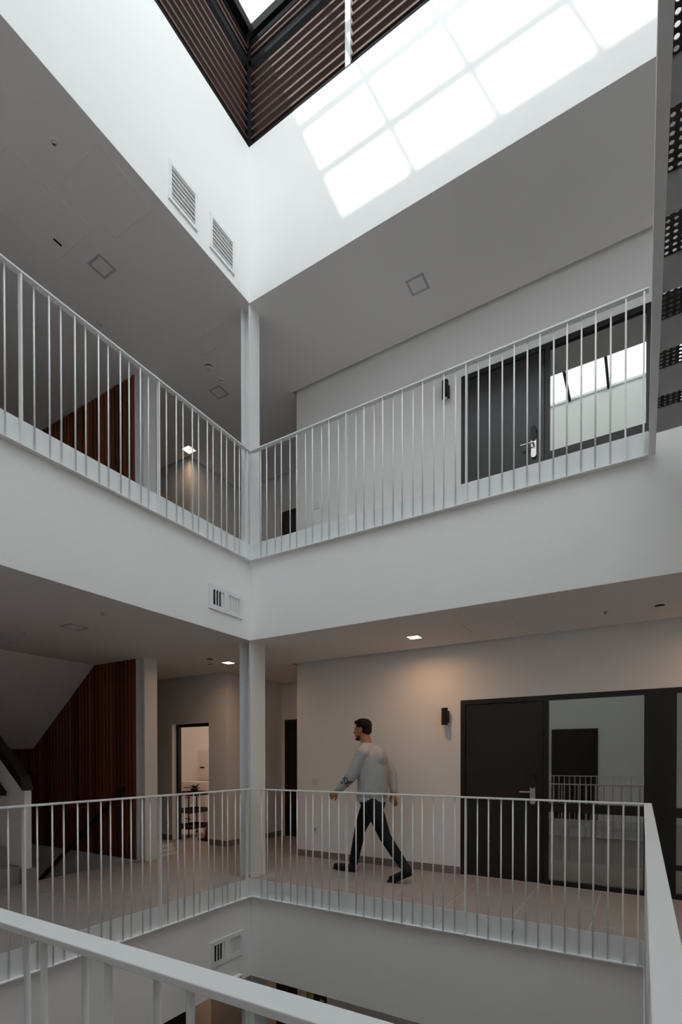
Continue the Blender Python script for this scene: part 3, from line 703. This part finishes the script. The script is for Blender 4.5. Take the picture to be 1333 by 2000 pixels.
# tall cabinet, drawers, wall duct
CAB = mat('off_white_cabinet_paint', (.62, .56, .53), .5, .3, var=.02, scale=6)
r = thing('tall_cabinet', 'tall off-white metal cabinet in the lit store room', 'cabinet', (-4.3, 3.8, 0))
MB().box(-4.66, -4.02, 3.6, 4.09, 0, 1.56).build('body', CAB, r, bevel=.004)
lf = MB().box(-4.65, -4.03, 3.582, 3.599, .9, 1.55).build('door', CAB, r)
MB().box(-4.56, -4.44, 3.57, 3.581, 1.17, 1.2).build('handle', DARKH, lf)
lf = MB().box(-4.65, -4.03, 3.582, 3.599, .02, .89).build('door', CAB, r)
r = thing('drawer_cabinet', 'low off-white drawer cabinet in front of the tall cabinet', 'drawer cabinet', (-4.0, 3.0, 0))
MB().box(-4.75, -3.75, 2.95, 3.4, 0, .9).build('body', CAB, r, bevel=.003)
for i in range(4):
    dr = MB().box(-4.73, -3.77, 2.93, 2.949, .04 + i * .215, .24 + i * .215).build('drawer', CAB, r)
    MB().box(-4.35, -4.15, 2.915, 2.929, .13 + i * .215, .145 + i * .215).build('handle', DARKH, dr)
r = thing('wall_conduit', 'pale vertical duct with grey switch above the tall cabinet', 'duct', (-4.3, 4.05, 1.6))
MB().box(-4.42, -4.27, 4.0, 4.1, 1.62, C1).build('duct', CAB, r)
MB().box(-4.38, -4.31, 3.98, 3.999, 1.75, 1.87).build('switch_box', GREYP, r)
g = MB(); pts = [Vector((-3.25 + .09 * i, 2.45 + .02 * i, .46 - .05 * math.sin(i * .5) + .012 * i)) for i in range(9)]
for a, b in zip(pts, pts[1:]): g.tube(a, b, .014, n=8)
for q in pts[1:-1]: g.sphere(q, .014, 8, 6)
r = thing('garden_hose', 'light green hose length hanging across the store room shelf', 'hose', pts[0])
g.build('hose', mat('light_green_rubber', (.2, .33, .06), .5, .3, var=.1), r)
MB().tube(pts[-1], pts[-1] + Vector((.03, .01, .01)), .018, n=10).build('nozzle', BLACK_MET, r)
MB().box(pts[0].x - .02, pts[0].x + .02, pts[0].y - .03, pts[0].y + .03, 0, pts[0].z).build('stand', GREY_MET, r)
MB().box(pts[-2].x - .02, pts[-2].x + .02, pts[-2].y - .03, pts[-2].y + .03, 0, pts[-2].z).build('stand', GREY_MET, r)
r = thing('store_light', 'ceiling light of the store room behind the doorway', 'ceiling light', (-3.4, 2.7, C1))
MB().box(-3.5, -3.3, 2.6, 2.8, C1 - .03, C1).build('housing', PLAST, r)
MB().box(-3.48, -3.32, 2.62, 2.78, C1 - .035, C1 - .0301).build('diffuser', LAMP_ON, r)
ld = bpy.data.lights.new('lamp_light', 'POINT'); ld.energy = 26; ld.color = (1, .74, .55); ld.shadow_soft_size = .1
lo = bpy.data.objects.new('lamp_light', ld); COL.objects.link(lo); lo.parent = r; lo.location = (0, 0, -.12)

# ------------------------------------------------------------------ walking man (faces -X; his left side is nearer the camera)
MAN = (1.08, .83, 0)
person = thing('person', 'man in grey sweatshirt and black trousers walking left along the gallery', 'person', MAN)
def fused(name, M, mb, voxel=.008, smooth=6, parent=person):
    o = mb.build(name, M, parent)
    rm = o.modifiers.new('fuse', 'REMESH'); rm.mode = 'VOXEL'; rm.voxel_size = voxel
    s_ = o.modifiers.new('soften', 'SMOOTH'); s_.iterations = smooth; s_.factor = .5
    dg = bpy.context.evaluated_depsgraph_get(); dg.update()
    me = bpy.data.meshes.new_from_object(o.evaluated_get(dg)); o.modifiers.clear(); o.data = me
    me.materials.clear(); me.materials.append(M)
    for p in me.polygons: p.use_smooth = True
    return o
def limb(mb, pts, flat=None):                 # pts = [((x,y,z), r)...] tapered, rounded
    for (p, r0), (q, r1) in zip(pts, pts[1:]):
        mb.tube(p, q, r0, r1, 14)
    for p, r0 in pts: mb.sphere(p, r0, 14, 9)
def ell(mb, pts, n=20):                       # horizontal elliptical sections [(cx, cy, z, rx, ry)...]
    k = len(mb.v)
    for cx, cy, z, rx, ry in pts:
        for i in range(n):
            t = 2 * math.pi * i / n; mb.v.append((cx + rx * math.cos(t), cy + ry * math.sin(t), z))
    for q in range(len(pts) - 1):
        for i in range(n):
            j = (i + 1) % n; mb.f.append((k + q * n + i, k + q * n + j, k + (q + 1) * n + j, k + (q + 1) * n + i))
    mb.f.append(tuple(k + i for i in reversed(range(n)))); e = k + (len(pts) - 1) * n; mb.f.append(tuple(e + i for i in range(n)))
SKIN = mat('warm_skin', (.42, .19, .11), .5, .35, var=.05, scale=20)
SWEAT = bpy.data.materials.new('grey_sweatshirt_with_blue_sleeve_print'); SWEAT.use_nodes = True
_n, _l = SWEAT.node_tree.nodes, SWEAT.node_tree.links; _b = _n['Principled BSDF']; _b.inputs['Roughness'].default_value = .95; _b.inputs['Specular IOR Level'].default_value = .1
_tc = _n.new('ShaderNodeTexCoord'); _sub = _n.new('ShaderNodeVectorMath'); _sub.operation = 'DISTANCE'; _sub.inputs[1].default_value = (.90 - MAN[0], .62 - MAN[1], 1.12)
_lt = _n.new('ShaderNodeMath'); _lt.operation = 'LESS_THAN'; _lt.inputs[1].default_value = .085
_ns = _n.new('ShaderNodeTexNoise'); _ns.inputs['Scale'].default_value = 26
_gt = _n.new('ShaderNodeMath'); _gt.operation = 'GREATER_THAN'; _gt.inputs[1].default_value = .5
_ml = _n.new('ShaderNodeMath'); _ml.operation = 'MULTIPLY'
_mx = _n.new('ShaderNodeMix'); _mx.data_type = 'RGBA'; _mx.inputs[6].default_value = (.46, .47, .475, 1); _mx.inputs[7].default_value = (.07, .11, .16, 1)
_wn = _n.new('ShaderNodeTexNoise'); _wn.inputs['Scale'].default_value = 11; _wn.inputs['Detail'].default_value = 3; _bp = _n.new('ShaderNodeBump'); _bp.inputs['Strength'].default_value = .8; _bp.inputs['Distance'].default_value = .02
_l.new(_tc.outputs['Object'], _wn.inputs['Vector']); _l.new(_wn.outputs['Fac'], _bp.inputs['Height']); _l.new(_bp.outputs['Normal'], _b.inputs['Normal'])
_l.new(_tc.outputs['Object'], _sub.inputs[0]); _l.new(_sub.outputs['Value'], _lt.inputs[0]); _l.new(_tc.outputs['Object'], _ns.inputs['Vector']); _l.new(_ns.outputs['Fac'], _gt.inputs[0])
_l.new(_lt.outputs[0], _ml.inputs[0]); _l.new(_gt.outputs[0], _ml.inputs[1]); _l.new(_ml.outputs[0], _mx.inputs[0]); _l.new(_mx.outputs[2], _b.inputs['Base Color'])
TROUS = mat('black_denim', (.012, .012, .014), .8, .2, var=.2, scale=30, bump=.1, bscale=200)
SHOE = mat('black_shoe_leather', (.01, .01, .011), .5, .35, var=.1)
HAIR = mat('short_black_hair', (.008, .007, .006), .7, .25, var=.3, scale=60, bump=.3, bscale=220)

J_ = dict(neck=(1.035, .83, 1.53), lsh=(1.085, .65, 1.44), lel=(.965, .62, 1.165), lwr=(.745, .65, .985), lha=(.69, .655, .945),
          rsh=(1.115, 1.01, 1.43), rel=(1.265, 1.04, 1.185), rwr=(1.305, 1.01, .965), rha=(1.315, 1.0, .90),
          lhip=(1.16, .745, .90), lkn=(1.335, .72, .49), lan=(1.565, .70, .20), rhip=(1.06, .915, .90), rkn=(.90, .93, .51), ran=(.815, .93, .105))
def hand(mb, wr, ha, curl, side):
    wr, ha = Vector(wr), Vector(ha); d = (ha - wr).normalized(); s_ = Vector((0, 1, 0)); s_ = (s_ - d * s_.dot(d)).normalized(); f_ = d.cross(s_) * side
    # palm faces the thigh: fingers fan along the walking direction
    fan = f_; pn = s_
    c = wr + d * .05
    for k2 in range(4):
        o = (k2 - 1.5) * .019
        b0 = wr + d * .03 + fan * o * .7; b1 = wr + d * .088 + fan * o
        limb(mb, [(tuple(b0), .013), (tuple(b1), .0115)])
        L_ = [.062, .074, .070, .056][k2]; e1 = b1 + (d * .8 + pn * curl * .5).normalized() * L_ * .55; e2 = e1 + (d * .5 + pn * curl).normalized() * L_ * .5
        limb(mb, [(tuple(b1), .0102), (tuple(e1), .0095), (tuple(e2), .008)])
    t0 = wr + d * .03 + fan * (-.026); t1 = t0 + (d * .7 - fan * .7 + pn * curl * .4).normalized() * .045; t2 = t1 + (d * .9 - fan * .1 + pn * curl * .5).normalized() * .035
    limb(mb, [(tuple(t0), .014), (tuple(t1), .011), (tuple(t2), .009)])
# body
hb = Vector((.985, .83, 1.70))
b = MB()
b.sphere((hb.x + .015, hb.y, hb.z + .035), (.097, .077, .092))               # skull
b.sphere((hb.x - .028, hb.y, hb.z - .035), (.062, .06, .08))                 # face
b.sphere((hb.x - .045, hb.y, hb.z - .093), (.037, .04, .028))                # chin
b.sphere((hb.x + .01, hb.y, hb.z - .06), (.06, .06, .05))                    # jaw
limb(b, [((hb.x - .083, hb.y, hb.z + .012), .009), ((hb.x - .106, hb.y, hb.z - .028), .0125)])   # nose
for sy in (-1, 1):
    b.sphere((hb.x - .078, hb.y + sy * .03, hb.z + .022), (.014, .022, .008))       # brow
    b.sphere((hb.x - .07, hb.y + sy * .032, hb.z + .0), (.012, .012, .009))         # eye
    b.sphere((hb.x + .02, hb.y + sy * .079, hb.z - .012), (.02, .010, .032))        # ear
b.sphere((hb.x - .086, hb.y, hb.z - .056), (.01, .023, .006)); b.sphere((hb.x - .084, hb.y, hb.z - .068), (.011, .02, .007))   # lips
limb(b, [((hb.x + .025, hb.y, hb.z - .045), .062), ((1.035, .83, 1.56), .064), ((1.06, .83, 1.48), .075)])   # neck
ell(b, [(1.115, .83, .86, .09, .13), (1.112, .83, .95, .095, .135), (1.11, .83, 1.08, .095, .135), (1.095, .83, 1.25, .11, .155), (1.08, .83, 1.40, .11, .175), (1.065, .83, 1.49, .07, .10)])
limb(b, [((1.07, .80, 1.44), .07), (J_['lsh'], .055), (J_['lel'], .042), (J_['lwr'], .027), (J_['lha'], .022)])
limb(b, [((1.09, .86, 1.44), .07), (J_['rsh'], .055), (J_['rel'], .042), (J_['rwr'], .027), (J_['rha'], .022)])
limb(b, [((1.14, .755, .90), .075), (J_['lkn'], .05), (J_['lan'], .034), ((1.60, .70, .15), .03), ((1.47, .70, .05), .025)])
limb(b, [((1.08, .905, .90), .075), (J_['rkn'], .05), (J_['ran'], .034), ((.80, .93, .06), .03), ((.66, .93, .055), .025)])
hand(b, J_['lwr'], J_['lha'], .55, -1)
hand(b, J_['rwr'], J_['rha'], .6, 1)
fused('body', SKIN, b, .0055, 3)
# eyes, beard, hair
mb = MB()
ell(mb, [(hb.x + .02, hb.y, hb.z + .02, .098, .083), (hb.x + .02, hb.y, hb.z + .06, .104, .085), (hb.x + .017, hb.y, hb.z + .10, .095, .076), (hb.x + .012, hb.y, hb.z + .128, .062, .05), (hb.x + .01, hb.y, hb.z + .137, .02, .02)])
mb.sphere((hb.x + .055, hb.y, hb.z - .005), (.066, .072, .06)); mb.sphere((hb.x - .052, hb.y, hb.z + .092), (.05, .055, .028))
hair = fused('hair', HAIR, mb, .007, 5)
# carve the face side: hair only behind the hairline
import bmesh as _bm
bmh = _bm.new(); bmh.from_mesh(hair.data)
kill = [v for v in bmh.verts if (v.co.x + MAN[0]) < hb.x - .035 and (v.co.z + MAN[2]) < hb.z + .062 or ((v.co.x + MAN[0]) < hb.x + .03 and (v.co.z + MAN[2]) < hb.z + .03)]
_bm.ops.delete(bmh, geom=kill, context='VERTS'); bmh.to_mesh(hair.data); bmh.free()
mb = MB()
mb.sphere((hb.x - .05, hb.y, hb.z - .10), (.038, .043, .027)); mb.sphere((hb.x - .012, hb.y, hb.z - .078), (.055, .0625, .03))
fused('beard', mat('dark_stubble', (.09, .045, .03), .8, .2, var=.3, scale=80), mb, .006, 3)
EYE = mat('dark_eye', (.02, .015, .012), .2, .5, var=.05)
for sy in (-1, 1): MB().sphere((hb.x - .0765, hb.y + sy * .032, hb.z + .001), (.007, .008, .006), 10, 7).build('eye', EYE, person, smooth=True)
# sweatshirt
s_ = MB()
ell(s_, [(1.117, .83, .885, .165, .185), (1.117, .83, .93, .165, .185), (1.12, .83, .945, .178, .196), (1.125, .83, 1.06, .175, .19), (1.115, .83, 1.25, .178, .195), (1.095, .83, 1.40, .165, .2), (1.07, .83, 1.48, .11, .15), (1.05, .83, 1.55, .078, .085)])
limb(s_, [((1.075, .78, 1.44), .10), ((1.085, .665, 1.43), .085), (J_['lel'], .064), ((.80, .642, 1.03), .052)])
limb(s_, [((.80, .642, 1.03), .052), ((.765, .648, 1.0), .042)])
limb(s_, [((1.10, .88, 1.44), .10), ((1.115, .995, 1.42), .085), (J_['rel'], .066), ((1.297, 1.02, 1.03), .052), ((1.303, 1.012, .99), .042)])
s_.sphere((1.19, .83, 1.36), (.105, .15, .15))
fused('sweatshirt', SWEAT, s_, .009, 8)
limb(m2 := MB(), [((.79, .644, 1.02), .0465), ((.762, .648, .996), .044)]); fused('cuff', mat('grey_rib_knit', (.4, .41, .42), .95, .1, var=.05, scale=60), m2, .007, 2)
limb(m2 := MB(), [((1.299, 1.018, 1.015), .0465), ((1.304, 1.012, .985), .044)]); fused('cuff', bpy.data.materials['grey_rib_knit'], m2, .007, 2)
ell(m2 := MB(), [(1.117, .83, .868, .160, .18), (1.117, .83, .872, .168, .188), (1.117, .83, .915, .169, .189), (1.117, .83, .92, .160, .18)]); fused('hem_band', bpy.data.materials['grey_rib_knit'], m2, .008, 2)
# trousers
t_ = MB()
ell(t_, [(1.13, .83, .78, .12, .15), (1.125, .83, .86, .15, .172), (1.115, .83, .93, .14, .165), (1.112, .83, .99, .12, .155)])
limb(t_, [((1.15, .75, .86), .112), ((1.235, .735, .70), .092), (J_['lkn'], .068), ((1.47, .71, .32), .062), ((1.568, .70, .205), .054)])
limb(t_, [((1.07, .91, .86), .112), ((.985, .92, .70), .092), (J_['rkn'], .068), ((.85, .93, .28), .062), ((.815, .93, .115), .056)])
fused('trousers', TROUS, t_, .009, 6)
# shoes
SOLE = mat('black_rubber_sole', (.012, .012, .012), .7, .2, var=.1)
def shoe(pts, sole):
    mb = MB(); limb(mb, pts); o = fused('shoe', SHOE, mb, .007, 4)
    MB().prism(sole, 'y', pts[2][0][1] - .041, pts[2][0][1] + .041).build('sole', SOLE, o, bevel=.006)
    return o
shoe([((.805, .93, .085), .05), ((.80, .93, .045), .044), ((.72, .93, .045), .043), ((.62, .93, .045), .042), ((.565, .93, .048), .033)], [(.845, .001), (.60, .001), (.54, .016), (.535, .03), (.60, .022), (.85, .022)])
shoe([((1.585, .70, .195), .05), ((1.62, .70, .145), .046), ((1.55, .70, .088), .047), ((1.47, .70, .047), .045), ((1.425, .70, .037), .035)], [(1.385, .001), (1.475, .001), (1.668, .098), (1.66, .12), (1.47, .022), (1.388, .022)])

for o in list(bpy.data.objects):
    if '_world' in o.keys(): del o['_world']
